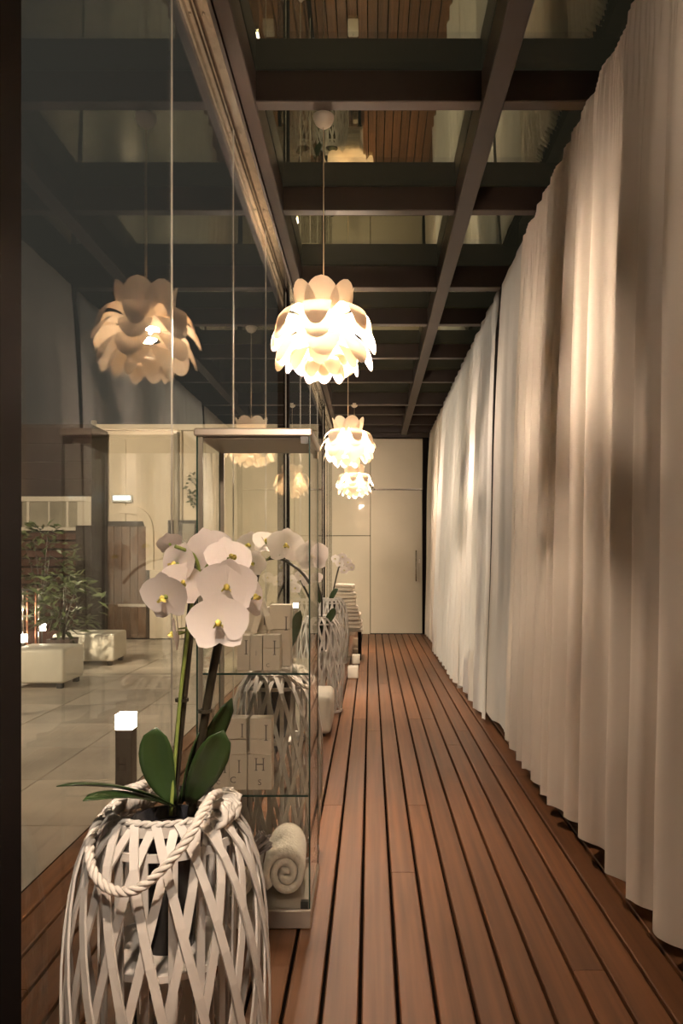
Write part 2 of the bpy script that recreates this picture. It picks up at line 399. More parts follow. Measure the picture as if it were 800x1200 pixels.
# maroon clad annexe with window and slats
AY = 12.9; sA = 900/AY
def ax(px): return (px-434)/sA
def az(py): return EYE-(py-653)/sA
ann = struct('wall_left', G().box(ax(-60), ax(107), AY, AY+.8, GZ, az(497)).mesh('annexe', 'door_dark'))
for k in range(4): obj('board', G().box(ax(-60), ax(108), AY-.02, AY, az(582-20.6*k), az(582-20.6*(k+1)+.7)).mesh('board', 'maroon', bevel=.004, seg=1), ann)
for k in range(11): obj('slat', G().box(ax(-60), ax(96), AY-.05, AY-.01, az(735-10.2*k), az(735-10.2*k-8.2)).mesh('slat', 'slat', bevel=.01, seg=1), ann)
obj('pillar', G().box(ax(91), ax(110), AY-.10, AY+.02, GZ, az(616)).mesh('pillar', 'door_dark', bevel=.01, seg=1), ann)
wi = struct('window_30', G().box(ax(27), ax(96), AY-.03, AY+.01, az(621), az(585)).mesh('pane', 'dim_pane'))
for (a, b, c, d) in ((24, 108, 582, 588), (24, 108, 618, 622), (33, 36, 588, 619), (58, 60, 588, 619), (79, 82, 588, 619), (92, 108, 588, 619)):
    obj('window_frame', G().box(ax(a), ax(b), AY-.06, AY-.0301, az(d), az(c)).mesh('window_frame', 'white_frame', bevel=.005, seg=1), wi)

# ------------------------------------------------------------------ curtains
def curtain(name, y0, y1, m, amp, seed, label, hem=.10, xtop=.925, xbot=.83, lam=.24, gather=True, ta=0.0, tb=0.0, xb2=None, calm=0.0):
    r = random.Random(seed); L = y1-y0
    nu = max(24, int(L/.0068)); nv = 34
    ph = r.random()*6; ph2 = r.random()*6; ph3 = r.random()*6
    ztop = EYE+1.945
    warp = [(r.uniform(.5, 1.3), r.uniform(.6, 2.1), r.random()*6) for _ in range(3)]
    def fn(u, t):
        v = t**.8 if t < 1 else 1.0                          # 0 top .. 1 hem
        kk = max(0, 1-v/.5)
        y = y0+ta*kk*(1-u)+(L-tb*kk)*u if (ta or tb) else y0+L*u
        xb = xbot if xb2 is None else xbot+(xb2-xbot)*u
        s = 2*PI*y/lam
        wv = sum(a*math.sin(b*2*PI*y+c) for a, b, c in warp)*.55
        p = s+ph+wv+.35*math.sin(3*v+ph2)
        k = amp*(.25+.75*min(1, v*1.7))*(min(1, .15+u/calm) if calm else 1)
        f = math.sin(p)+.35*math.sin(2.3*p+ph3)*(1-.5*v)
        f = math.copysign(abs(f)**.8, f)
        x = xtop+(xb-xtop)*min(1, v*1.15)+k*f-.01*math.sin(2*PI*v)
        yy = y+.45*k*math.cos(p)
        if gather:
            e = max(0, 1-v/.075)
            x += .019*min(1, e*3)*math.sin(2*PI*y/.034)+.012*(1-min(1, v/.07))
            z = ztop-(ztop-hem)*v+(.016*math.sin(2*PI*y/.034)*e if v < .04 else 0)
        else: z = ztop-(ztop-hem)*v
        z += -.012*v*math.sin(p+1)+.01*v*math.sin(1.7*y+seed)
        return (x, yy, z)
    return obj(name, G().grid(fn, nu, nv).mesh(name, m, smooth=True), label=label, cat='curtain', group='white curtains along the deck')
curtain('curtain', -2.4, .93, 'curtain', .055, 3, 'cream gathered curtain hanging behind the viewpoint beyond the edge of the view', lam=.30)
curtain('curtain', .99, 3.38, 'curtain', .036, 11, 'cream gathered curtain closest to the camera with wide folds and wavy hem', lam=.265, xbot=.86)
curtain('curtain', 3.32, 4.62, 'curtain', .032, 5, 'cream gathered curtain between the wide folded one and the flat grey sheer', lam=.20, xbot=.83)
curtain('curtain', 4.56, 5.545, 'sheer', .012, 8, 'flat greyish sheer curtain with straight hem before the first black post', lam=.5, xtop=.935, xbot=.875, xb2=.82, tb=.06, gather=False, hem=.11)
curtain('curtain', 5.56, 7.02, 'curtain_white', .030, 21, 'white curtain just past the first black post with smooth folds', lam=.34, xbot=.83, ta=.02, hem=.03, calm=.25)
curtain('curtain', 6.98, 9.70, 'curtain_white', .040, 31, 'long white curtain with many narrow folds reaching the second black post', lam=.26, xbot=.81, hem=.03)
curtain('curtain', 9.86, 11.95, 'curtain', .028, 41, 'peach lit curtain beyond the second black post beside the cream end wall', lam=.27, xbot=.86, hem=.03)

# ------------------------------------------------------------------ petal pendant lamps
def petal(P0, P1, P2, width, tip=.60, n=12, m=6):
    def fn(u, s_):
        t = 1-(1-s_)**1.5
        p = [(1-t)**2*a+2*t*(1-t)*b+t*t*c for a, b, c in zip(P0, P1, P2)]
        q = (u-.5)*2
        wd = width*(.50+.50*math.sin(PI/2*min(1, t*1.5)))
        if t > tip: wd *= max(0, 1-((t-tip)/(1-tip))**2)**.5+.015
        a = q*wd/2
        return (p[0]-a*a/(.1+p[0])*.55, a, p[1]-.4*a*a)
    return G().grid(fn, m, n)
TIERS = [((.045, .030), (.115, .090), (.135, .215), .150), ((.060, .060), (.215, .165), (.216, -.030), .122),
         ((.062, .020), (.215, .085), (.236, -.070), .142), ((.062, -.03), (.195, .020), (.220, -.150), .145),
         ((.060, -.07), (.150, -.040), (.165, -.170), .105), ((.050, -.11), (.095, -.095), (.105, -.200), .080)]
PM = [petal(*t).mesh('petal', 'shade', smooth=True) for t in TIERS]
bulbm = G().lathe([(0, -.043)]+[(.055*math.sin(a), .012-.055*math.cos(a)) for a in (.5, .9, 1.3, 1.7, 2.1, 2.5)]+[(.022, .065), (.0001, .065)], 14).mesh('bulb', 'bulb', smooth=True)
sock = G().lathe([(.0, .065), (.024, .065), (.026, .12), (.012, .135), (.0001, .135)], 14).mesh('socket', 'white_plastic', smooth=True)
core = G().lathe([(.024, .100), (.046, .06), (.049, .058), (.026, .103)], 20).mesh('petal_ring', 'shade', smooth=True)
cano = G().lathe([(0, -.052), (.018, -.050), (.036, -.036), (.046, -.014), (.046, 0), (.0001, 0)], 20).mesh('ceiling_rose', 'white_plastic', smooth=True)
def pendant(x, y, h, label, rz=0):
    z = EYE+h
    o = empty('pendant_lamp', (x, y, z), label, 'lamp', 'petal pendant lamps in a row', rz)
    obj('bulb', bulbm, o); obj('socket', sock, o); obj('petal_ring', core, o)
    top = BZ-z
    obj('cord', G().tube([(0, 0, .13), (0, 0, top-.04)], .0028, 6).mesh('cord', 'cord', smooth=True), o)
    obj('ceiling_rose', cano, o, (0, 0, top))
    for k in range(7):
        for j, me in enumerate(PM): obj('petal', me, o, rot=(0, R.uniform(-.07, .07) if j else 0, -PI/2+2*PI*k/7+(PI/7 if j == 5 else 0)+R.uniform(-.09, .09)))
    # a second, smaller globe of light: the lamp's own bulb only
    return o
pendant(-.2075, 3.395, .985, 'white petal pendant lamp hanging largest and nearest over the deck')
pendant(-.19, 6.50, .965, 'white petal pendant lamp second in the row above the glass showcase corner', .35)
pendant(-.205, 9.75, .955, 'white petal pendant lamp deepest in the row in front of the cream end wall', .8)
pendant(-.2075, .62, .985, 'added white petal pendant lamp, unseen above the camera, brightening the near deck', .1)  # extra lamp added out of view to fill the near flowers and curtain

# ------------------------------------------------------------------ lattice baskets
RIM = [(.104, .742), (.118, .728), (.146, .690), (.166, .630), (.178, .555), (.184, .470), (.186, .380), (.185, .290), (.180, .200), (.172, .100), (.166, .012)]
def prof(t):
    n = len(RIM)-1; x = t*n; i = min(n-1, int(x)); f = x-i
    return RIM[i][0]*(1-f)+RIM[i+1][0]*f, RIM[i][1]*(1-f)+RIM[i+1][1]*f
def slat_mesh(sgn, off, w=.0155, th=.0042, twist=1.05):
    pts, ups = [], []
    N = 14
    for i in range(N+1):
        t = i/N; r, z = prof(t); s = t
        a = sgn*twist*(s**1.15); r += off
        pts.append((r*math.cos(a), r*math.sin(a), z)); r2, z2 = prof(min(1, t+.02)); r1, z1 = prof(max(0, t-.02))
        nz = (r1-r2)/max(1e-5, math.hypot(r2-r1, z2-z1)); nr = (z1-z2)/max(1e-5, math.hypot(r2-r1, z2-z1))
        ups.append((nr*math.cos(a), nr*math.sin(a), -nz if False else (r2-r1)/max(1e-5, math.hypot(r2-r1, z2-z1))))
    return G().sweep(pts, [(-w/2, -th/2), (w/2, -th/2), (w/2, th/2), (-w/2, th/2)], ups=ups).mesh('slat', 'rattan')
SL = (slat_mesh(1, .004), slat_mesh(-1, -.004))
def inner_slat():
    pts = [(.128, 0, .70), (.124, 0, .5), (.124, 0, .2), (.128, 0, .01)]
    return G().sweep(pts, [(-.008, -.002), (.008, -.002), (.008, .002), (-.008, .002)], ups=[(1, 0, 0)]*4).mesh('inner_slat', 'rattan')
INS = inner_slat()
def ring(r, z, w, th, n=40):
    pts = [(r*math.cos(2*PI*k/n), r*math.sin(2*PI*k/n), z) for k in range(n)]
    return G().sweep(pts, [(-th/2, -w/2), (th/2, -w/2), (th/2, w/2), (-th/2, w/2)], ups=[(0, 0, 1)]*n, closed=True)
RG = [ring(.108, .728, .018, .008).mesh('rim_band', 'rattan'), ring(.126, .690, .014, .006).mesh('inner_hoop', 'rattan'), ring(.170, .014, .018, .012).mesh('base_hoop', 'rattan')]
g = G()
for s in (0, PI):
    n = 96; g.tube([((.106+.006*math.cos(18*2*PI*k/n+s))*math.cos(2*PI*k/n), (.106+.006*math.cos(18*2*PI*k/n+s))*math.sin(2*PI*k/n), .742+.003*math.sin(18*2*PI*k/n+s)) for k in range(n)], .0038, 5, closed=True)
BRAID = g.mesh('braided_rim', 'rattan', smooth=True)
SHELF = G().lathe([(0, .47), (.120, .47), (.120, .482), (.0001, .482)], 24).mesh('inner_shelf', 'rattan')
def wrap_mesh():
    g = G()                                   # rope wound in a knot round the rim
    for k in range(6):
        n = 14; d = .010*(k-2.5)
        g.tube([(.020*math.cos(2*PI*i/n)+.004*math.sin(3*i+k), d+.008*math.sin(2*PI*i/n), .019*math.sin(2*PI*i/n)) for i in range(n)], .0068, 6, closed=True)
    return g.mesh('handle_knot', 'rope', smooth=True)
KNOT = wrap_mesh()
def rope_mesh(path, r=.0045):
    pts = catmull(path, 9); n = len(pts); g = G()
    for s in range(3):
        q = []
        for i, p in enumerate(pts):
            t = (pts[min(i+1, n-1)]-pts[max(0, i-1)]).normalized(); a = t.cross(Vector((.2, -1, .1))).normalized(); b = t.cross(a)
            ph = i*.62+s*2*PI/3; q.append(p+a*r*math.cos(ph)+b*r*math.sin(ph))
        g.tube(q, r*1.02, 6)
    return g.mesh('rope_handle', 'rope', smooth=True)
def basket(x, y, label, rz=0, sc=1.0, rope=None, knots=(), n=18, inner=16):
    o = empty('lattice_basket', (x, y, 0), label, 'basket', 'white willow lattice baskets', rz)
    o.scale = (sc,)*3
    for k in range(n):
        for me in SL: obj('slat', me, o, rot=(0, 0, 2*PI*(k+.3)/n))
    for k in range(inner): obj('inner_slat', INS, o, rot=(0, 0, 2*PI*(k+.5)/inner))
    for nm, me in zip(('rim_band', 'inner_hoop', 'base_hoop'), RG): obj(nm, me, o)
    obj('braided_rim', BRAID, o); obj('inner_shelf', SHELF, o)
    if rope: obj('rope_handle', rope_mesh([Vector(p)-Vector((x, y, 0)) for p in rope]), o)
    for a in knots: obj('handle_knot', KNOT, o, (.108*math.cos(a), .108*math.sin(a), .738), (0, 0, a))
    return o
B1 = (-.381, 1.45)
rope1 = [P(252, 932, 1.40), P(238, 936, 1.34), P(225, 952, 1.31), P(210, 976, 1.28), P(190, 1002, 1.265), P(165, 1027, 1.255), P(140, 1043, 1.255), P(118, 1041, 1.27), P(101, 1024, 1.29), P(97, 1000, 1.32), P(104, 976, 1.37), P(120, 955, 1.43), P(142, 936, 1.47), P(163, 922, 1.50), P(176, 916, 1.51)]
basket(*B1, 'white lattice basket closest to the camera holding the tall front orchid', .12, rope=rope1, knots=(.12-.5, .12+2.3, .12-.15))
B2 = (-.385, 3.13)
rope2 = [P(345, 787, 3.05), P(349, 800, 2.98), P(335, 808, 2.94), P(318, 802, 2.93), P(305, 790, 2.95), P(296, 785, 3.05)]
basket(*B2, 'white lattice basket standing right behind the glass showcase', .5, rope=rope2, knots=(0.2,))
B3 = (-.395, 6.05)
basket(*B3, 'white lattice basket standing behind the low white bench', .9)
B4 = (-.44, 8.75)
basket(*B4, 'white lattice basket with the smallest orchid beside the towel stack', .3)

# ------------------------------------------------------------------ orchids
def disc_petal(L, W, cup=.15, rnd=.5, n=8, m=6, wave=.0):
    def fn(u, t):
        q = (u-.5)*2
        wd = W/2*(math.sin(PI*(t**rnd))**.52 if 0 < t < 1 else 0.02)
        x = q*wd
        return (x, -cup*L*(t*t)-cup*1.1*x*x/W+wave*math.sin(6*t+3*q), L*t)
    return G().grid(fn, m, n)
PET = disc_petal(.050, .068, .10, .60).mesh('petal', 'petal', smooth=True)
SEP = disc_petal(.047, .042, .08, .75).mesh('sepal', 'petal', smooth=True)
lg = G()
lg.add(*(lambda q: (q.v, q.f))(disc_petal(.016, .014, -.5, .8, 5, 4)), mx=Matrix.Rotation(PI*.62, 4, 'X') @ Matrix.Rotation(.2, 4, 'Y'))
for s in (-1, 1): lg.add(*(lambda q: (q.v, q.f))(disc_petal(.013, .011, .5, .8, 5, 4)), mx=Matrix.Translation((s*.003, -.003, 0)) @ Matrix.Rotation(s*.9, 4, 'Y') @ Matrix.Rotation(.9, 4, 'X'))
lg.lathe([(0, -.005), (.004, -.003), (.0045, .003), (.0001, .006)], 8, Matrix.Translation((0, -.007, .004)))
LIP = lg.mesh('lip', 'lip', smooth=True)
def flower(parent, pos, face, size=.1, roll=0.0, back=False):
    """face = direction the bloom looks towards"""
    f = Vector(face).normalized(); up = Vector((0, 0, 1))
    xx = f.cross(up).normalized() * -1; zz = xx.cross(-f).normalized()
    mx = Matrix((xx, -f, zz)).transposed().to_4x4() @ Matrix.Rotation(roll, 4, 'Y')
    k = size*1.1/.098
    fl = obj('flower', LIP if False else bloom_core, parent)
    fl.matrix_basis = Matrix.Translation(pos) @ mx @ Matrix.Scale(k, 4)
    for a, me, nm, dy in ((1.25, PET, 'petal', -.002), (-1.25, PET, 'petal', -.002), (0, SEP, 'sepal', .002), (2.35, SEP, 'sepal', .002), (-2.35, SEP, 'sepal', .002)):
        obj(nm, me, fl, (0, dy, 0), (R.uniform(-.15, .10), a+R.uniform(-.08, .08), 0))
    obj('lip', LIP, fl, (0, -.006, -.003))
    return fl
bloom_core = G().lathe([(0, -.006), (.005, -.003), (.005, .006), (.0025, .018), (.0001, .020)], 8, Matrix.Rotation(-PI/2, 4, 'X')).mesh('flower', 'stalk', smooth=True)
def leaf(parent, base, mid, tip, width, normal, mt='leaf'):
    n = 10; path = bez(base, mid, tip, n); N = Vector(normal).normalized()
    def fn(u, t):
        i = min(n, int(round(t*n))); p = path[i]; tan = (path[min(n, i+1)]-path[max(0, i-1)]).normalized()
        sd = tan.cross(N).normalized(); nn = sd.cross(tan)
        q = (u-.5)*2; wd = width/2*(.28+.72*math.sin(PI*min(.5, t*.8)))*(1 if t < .62 else math.sqrt(max(0, 1-((t-.62)/.38)**2))+.01)
        return p+sd*q*wd+nn*abs(q)*wd*.22
    return obj('leaf', G().grid(fn, 6, n).mesh('leaf', mt, smooth=True, solid=.0016), parent)
POT = G().lathe([(0, 0), (.048, 0), (.066, .235), (.068, .24), (.060, .24), (.058, .215), (.0001, .215)], 24).mesh('pot', 'pot', smooth=True)
SOIL = G().lathe([(0, .222), (.03, .224), (.057, .216), (.0001, .214)], 16).mesh('bark', 'soil', smooth=True)
def orchid(bx_, by_, label, sc=1.0):
    o = empty('potted_orchid', (bx_, by_, .482*sc), label, 'orchid', 'white moth orchids in lattice baskets')
    obj('pot', POT, o, sc=sc); obj('bark', SOIL, o, sc=sc)
    return o, Vector((bx_, by_, .482*sc))
o1, c1 = orchid(*B1, 'tall white moth orchid with two dark stakes in the basket closest to the camera')
def L1(px, py, Y): return P(px, py, Y)-c1
def stemtube(parent, name, pts, r, mt, scales=None):
    return obj(name, G().tube(catmull(pts, 6), r, 8).mesh(name, mt, smooth=True), parent)
stemtube(o1, 'stake', [L1(202, 955, 1.46), L1(208, 880, 1.46), L1(219, 770, 1.45), L1(228, 680, 1.44)], .0085, 'stem')
stemtube(o1, 'stem', [L1(200, 955, 1.44), L1(206, 880, 1.44), L1(213, 800, 1.435), L1(226, 700, 1.43), L1(233, 672, 1.43), L1(226, 650, 1.42), L1(205, 640, 1.40)], .0036, 'stalk')
stemtube(o1, 'stem', [L1(231, 690, 1.43), L1(243, 685, 1.43), L1(240, 668, 1.44), L1(250, 655, 1.45), L1(258, 640, 1.46)], .0028, 'stalk')
stemtube(o1, 'stake', [L1(224, 955, 1.44), L1(234, 880, 1.42), L1(247, 800, 1.40), L1(262, 722, 1.385)], .0078, 'stem')
stemtube(o1, 'stem', [L1(262, 735, 1.385), L1(266, 712, 1.39), L1(275, 690, 1.40), L1(285, 670, 1.42)], .0030, 'stem')
for px, py, Y in ((213, 820, 1.447), (240, 833, 1.405)):
    obj('stem_clip', G().lathe([(.009, -.003), (.013, -.003), (.013, .003), (.009, .003), (.009, -.003)], 10).mesh('stem_clip', 'stem'), o1, L1(px, py, Y))
stemtube(o1, 'stalk', [L1(232, 700, 1.43), L1(222, 702, 1.43), L1(212, 699, 1.43)], .0016, 'stalk')
stemtube(o1, 'stalk', [L1(229, 728, 1.43), L1(220, 735, 1.42), L1(209, 737, 1.41)], .0016, 'stalk')
stemtube(o1, 'stalk', [L1(231, 676, 1.43), L1(240, 668, 1.42), L1(248, 667, 1.41)], .0016, 'stalk')
stemtube(o1, 'stalk', [L1(243, 687, 1.43), L1(252, 690, 1.41), L1(262, 690, 1.40)], .0016, 'stalk')
for px, py, Y, fc, sz, rl in (
    (209, 662, 1.42, (-.55, -.8, .1), .084, .2), (195, 699, 1.38, (-.35, -.9, -.28), .090, -.1), (208, 742, 1.41, (-.95, -.2, -.1), .070, .1),
    (214, 684, 1.40, (.25, -.9, .15), .078, .3), (199, 637, 1.46, (-.3, .6, .5), .046, .3), (246, 645, 1.50, (.1, .9, .2), .088, .2), (268, 656, 1.44, (.4, -.6, .35), .088, 0),
    (266, 688, 1.37, (.12, -1, -.05), .100, .05), (256, 730, 1.35, (.15, -1, -.02), .102, -.05), (293, 700, 1.42, (.85, -.35, .1), .082, .1)):
    flower(o1, L1(px, py, Y), fc, sz, rl)
leaf(o1, L1(203, 940, 1.44), L1(178, 900, 1.44), L1(183, 852, 1.42), .062, (.1, -1, .1))
leaf(o1, L1(222, 940, 1.42), L1(240, 905, 1.40), L1(262, 856, 1.38), .060, (.35, -1, .1))
leaf(o1, L1(210, 942, 1.45), L1(238, 880, 1.44), L1(272, 818, 1.44), .046, (.75, -.6, .1))
leaf(o1, L1(214, 940, 1.43), L1(222, 895, 1.42), L1(240, 850, 1.42), .040, (.9, -.4, .1))
leaf(o1, L1(205, 945, 1.42), L1(150, 915, 1.38), L1(66, 921, 1.30), .040, (.1, .25, 1))
leaf(o1, L1(200, 944, 1.44), L1(150, 925, 1.36), L1(97, 938, 1.27), .036, (.0, -.35, 1), 'leaf')
# the orchid behind the showcase: one arching spray
o2, c2 = orchid(*B2, 'white moth orchid with one arching dark stem behind the glass showcase')
def L2(px, py, Y): return P(px, py, Y)-c2
stemtube(o2, 'stem', [L2(318, 800, 3.13), L2(303, 740, 3.12), L2(299, 700, 3.10), L2(303, 672, 3.08), L2(310, 657, 3.06), L2(328, 655, 3.04), L2(345, 664, 3.01), L2(355, 673, 3.0), L2(363, 684, 2.99)], .0055, 'stem')
stemtube(o2, 'stalk', [L2(312, 656, 3.05), L2(320, 650, 3.0), L2(328, 650, 2.99)], .003, 'stalk')
for px, py, Y, fc, sz, rl in ((293, 640, 3.09, (-.3, -.9, .25), .118, 0), (297, 660, 3.04, (-.2, -1, -.2), .100, .4), (312, 636, 3.08, (.2, -.8, .6), .11, .2), (334, 640, 3.0, (.25, -.9, .1), .138, .1), (365, 652, 2.96, (.3, -1, .0), .124, -.1), (345, 642, 3.06, (.1, -.2, .9), .09, 0)):
    flower(o2, L2(px, py, Y), fc, sz, rl)
leaf(o2, L2(318, 790, 3.1), L2(290, 750, 3.08), L2(270, 740, 3.05), .05, (0, -.6, 1)); leaf(o2, L2(320, 790, 3.1), L2(345, 745, 3.08), L2(352, 715, 3.05), .05, (-.3, -1, .2))
o3, c3 = orchid(*B3, 'white moth orchid with short dark stems in the basket behind the bench')
def L3(px, py, Y): return P(px, py, Y)-c3
stemtube(o3, 'stem', [L3(372, 735, 6.05), L3(364, 705, 6.0), L3(352, 680, 5.95)], .008, 'stem')
stemtube(o3, 'stem', [L3(376, 735, 6.05), L3(377, 705, 6.0), L3(372, 684, 5.95)], .008, 'stem')
for px, py, fc in ((342, 680, (-.3, -1, 0)), (352, 675, (.2, -1, .2)), (360, 681, (.1, -1, -.2)), (346, 689, (-.2, -1, -.2)), (371, 677, (.4, -1, 0))):
    flower(o3, L3(px, py, 5.9), fc, .09)
leaf(o3, L3(372, 738, 6.0), L3(366, 722, 5.95), L3(366, 704, 5.9), .07, (0, -1, .2)); leaf(o3, L3(374, 738, 6.0), L3(388, 725, 5.95), L3(392, 712, 5.9), .06, (0, -1, .3))
o4, c4 = orchid(*B4, 'small white moth orchid with one slanting stem near the towel stack')
def L4(px, py, Y): return P(px, py, Y)-c4
stemtube(o4, 'stem', [L4(388, 710, 8.7), L4(391, 690, 8.65), L4(396, 668, 8.6), L4(401, 655, 8.6)], .009, 'stem')
for px, py, fc in ((393, 655, (-.4, -1, .1)), (401, 653, (.1, -1, .2)), (398, 660, (-.1, -1, -.2)), (407, 659, (.4, -1, 0)), (411, 665, (.6, -1, -.1)), (403, 668, (.1, -1, -.3))):
    flower(o4, L4(px, py, 8.55), fc, .098)
leaf(o4, L4(379, 712, 8.7), L4(370, 695, 8.65), L4(368, 683, 8.6), .07, (.3, -1, .1)); leaf(o4, L4(385, 712, 8.7), L4(388, 695, 8.65), L4(396, 690, 8.6), .06, (-.2, -1, .2))

# ------------------------------------------------------------------ glass showcase
CX0, CX1, CY0, CY1, CH = -.566, -.197, 2.50, 2.88, 1.63
cab = empty('glass_showcase', ((CX0+CX1)/2, (CY0+CY1)/2, 0), 'tall narrow glass showcase with champagne frame standing against the glass wall', 'showcase')
co = Vector(((CX0+CX1)/2, (CY0+CY1)/2, 0))
def cb(name, x0, x1, y0, y1, z0, z1, m, bevel=0, parent=None):
    me = G().box(x0-co.x, x1-co.x, y0-co.y, y1-co.y, z0, z1).mesh(name, m, bevel=bevel, seg=1); return obj(name, me, parent or cab)
cb('base', CX0-.004, CX1+.004, CY0-.004, CY1+.004, .0, .062, 'case_metal', .004)
cb('base_plate', CX0+.002, CX1-.002, CY0+.002, CY1-.002, .062, .066, 'white_frame')
cb('lid', CX0-.008, CX1+.008, CY0-.008, CY1+.008, CH-.026, CH, 'case_metal', .004)
cb('lid_lining', CX0+.012, CX1-.012, CY0+.012, CY1-.012, CH-.032, CH-.026, 'white_frame')
t = .004
cb('front_pane', CX0, CX1, CY0, CY0+t, .066, CH-.026, 'case_glass'); cb('back_pane', CX0, CX1, CY1-t, CY1, .066, CH-.026, 'case_glass')
cb('side_pane', CX0, CX0+t, CY0+t, CY1-t, .066, CH-.026, 'case_glass'); cb('side_pane', CX1-t, CX1, CY0+t, CY1-t, .066, CH-.026, 'case_glass')
for x in (CX0-.001, CX1-.004):
    for y in (CY0-.001, CY1-.004): cb('corner_edge', x, x+.005, y, y+.005, .066, CH-.026, 'glass_edge')
for x, y in ((CX0+.005, CY0+.004), (CX0+.005, CY1-.014)): cb('corner_strip', x, x+.014, y, y+.010, .066, CH-.026, 'white_frame')
for z in (.434, .832):
    cb('shelf', CX0+.006, CX1-.006, CY0+.008, CY1-.008, z-.005, z, 'case_glass')
    cb('shelf_edge', CX0+.006, CX1-.006, CY0+.005, CY0+.008, z-.006, z, 'glass_edge')
    for y in (CY0+.03, CY1-.03):
        cb('shelf_clip', CX1-.018, CX1-.005, y, y+.012, z-.012, z-.005, 'chrome')
cb('hinge', CX1-.03, CX1-.006, CY0-.004, CY0+.014, CH-.050, CH-.027, 'case_dark'); cb('hinge', CX1-.03, CX1-.006, CY0-.004, CY0+.014, .067, .09, 'case_dark')
cb('lock', CX1-.012, CX1+.004, CY0+.30, CY0+.33, CH-.060, CH-.03, 'chrome')
# glyphs
def letterI(w, h, s):
    g = G(); st = w*.42
    g.box(-st/2, st/2, 0, .0006, -h/2, h/2)
    for z in (-h/2, h/2-h*.05): g.box(-w/2, w/2, 0, .0006, z, z+h*.05)
    return g
LI = letterI(.010, .048, 0).mesh('printed_letter', 'ink')
gH = G()
for s in (-.012, .012):
    q = letterI(.009, .042, 0); gH.add([(x+s, y, z) for x, y, z in q.v], q.f)
gH.box(-.012, .012, 0, .0006, -.002, .002)
LH = gH.mesh('printed_letter', 'ink')
def glyph(ch, size):
    cu = bpy.data.curves.new('letter', 'FONT'); cu.body = ch; cu.size = size; cu.align_x = 'CENTER'; cu.extrude = .0003; cu.resolution_u = 4
    o = bpy.data.objects.new('tmp', cu); C.objects.link(o); dg = bpy.context.evaluated_depsgraph_get()
    me = bpy.data.meshes.new_from_object(o.evaluated_get(dg)); me.materials.clear(); me.materials.append(M['ink'])
    bpy.data.objects.remove(o); me.name = 'printed_letter'; return me
GL = {c: glyph(c, .05) for c in 'SC'}
def carton(px0, px1, py0, py1, Y, depth, label, marks, seam=None, ribbon=False):
    a = P(px0, py1, Y); b = P(px1, py0, Y)
    wd, ht = b.x-a.x, b.z-a.z
    o = empty('carton', (a.x+wd/2, Y+depth/2, a.z), label, 'box', 'cream cosmetic cartons in the showcase')
    cut = [0, ht] if seam is None else [0, ht*seam, ht]
    obj('body', G().box(-wd/2, wd/2, -depth/2, depth/2, 0, cut[1]-(.0006 if seam else 0)).mesh('body', 'carton', bevel=.0012, seg=1), o)
    if seam: obj('cover', G().box(-wd/2, wd/2, -depth/2, depth/2, cut[1]+.0006, ht).mesh('cover', 'carton', bevel=.0012, seg=1), o)
    for ch, u, v, s in marks:
        me = {'I': LI, 'H': LH}.get(ch) or GL[ch]
        rot = (0, 0, 0) if ch in 'IH' else (PI/2, 0, 0)
        obj('printed_letter', me, o, (wd*(u-.5), -depth/2-.0008, ht*v), rot, sc=s)
    return o
S1, S2 = .832, .434
def shelfpix(z, Y): return 653+(EYE-z)*900/Y
y1 = shelfpix(S1, 2.56)
carton(277.5, 292.5, 744.5, y1, 2.56, .05, 'slim cream carton first in the front row on the upper shelf', [('I', .72, .66, 1)])
carton(293, 307, 745, y1, 2.56, .05, 'slim plain cream carton second in the front row on the upper shelf', [('I', .5, .5, .3)])
carton(307.8, 327.5, 744, y1, 2.56, .055, 'wider cream carton third in the front row with clasp mark on upper shelf', [('I', .70, .64, 1), ('C', .3, .1, .35)], .62)
y2 = shelfpix(S1, 2.66)
carton(316, 340, 709, y2, 2.66, .07, 'tallest cream carton standing behind the front row on the upper shelf', [('I', .80, .70, 1), ('S', .5, .12, .4)], .60)
carton(284, 314, 712, y2, 2.70, .07, 'broad cream carton behind the front row under the ribbon on upper shelf', [('I', .86, .80, .8)], .6)
y3 = shelfpix(S2, 2.56)
carton(250, 268.5, 884, y3, 2.56, .06, 'cream carton at the base of the twin stack beside the leaf on lower shelf', [('I', .72, .68, 1), ('C', .3, .16, .4)])
carton(269, 289, 884, y3, 2.56, .06, 'cream carton in the middle of the bottom row on the lower shelf', [('I', .55, .66, .9), ('C', .2, .2, .6)])
carton(290, 318.5, 884, y3, 2.56, .06, 'cream carton printed with a large H at the end of lower shelf row', [('H', .5, .72, 1), ('S', .5, .14, .55)])
carton(264.5, 288.5, 842, 884, 2.56, .06, 'cream carton stacked on top of the bottom row nearest the leaf', [('I', .80, .66, .95)], .42)
carton(292.5, 318, 842, 884, 2.56, .06, 'cream carton stacked on top of the carton printed with H', [('I', .75, .60, 1.1)], .42)
# ribbon over the broad carton
g = G(); g.sweep([P(297, 741, 2.62), P(304, 716, 2.615), P(308, 704, 2.62), P(313, 722, 2.61), P(317, 738, 2.62)], [(-.010, -.001), (.010, -.001), (.010, .001), (-.010, .001)], ups=[(0, -1, 0)]*5)
obj('ribbon', g.mesh('ribbon', 'ribbon'), label='ivory ribbon loop hung before the tall cartons on the upper showcase shelf', cat='ribbon')
bt = empty('bottle', P(268, y1, 2.57), 'small clear glass bottle beside the slim cartons on the upper shelf', 'bottle')
bt.location.z = S1
obj('body', G().lathe([(0, 0), (.021, 0), (.022, .006), (.022, .06), (.010, .074), (.009, .086), (.0001, .086)], 18).mesh('body', 'case_glass', smooth=True), bt)
obj('cap', G().lathe([(0, .086), (.011, .086), (.011, .106), (.0001, .106)], 16).mesh('cap', 'chrome', smooth=True), bt)
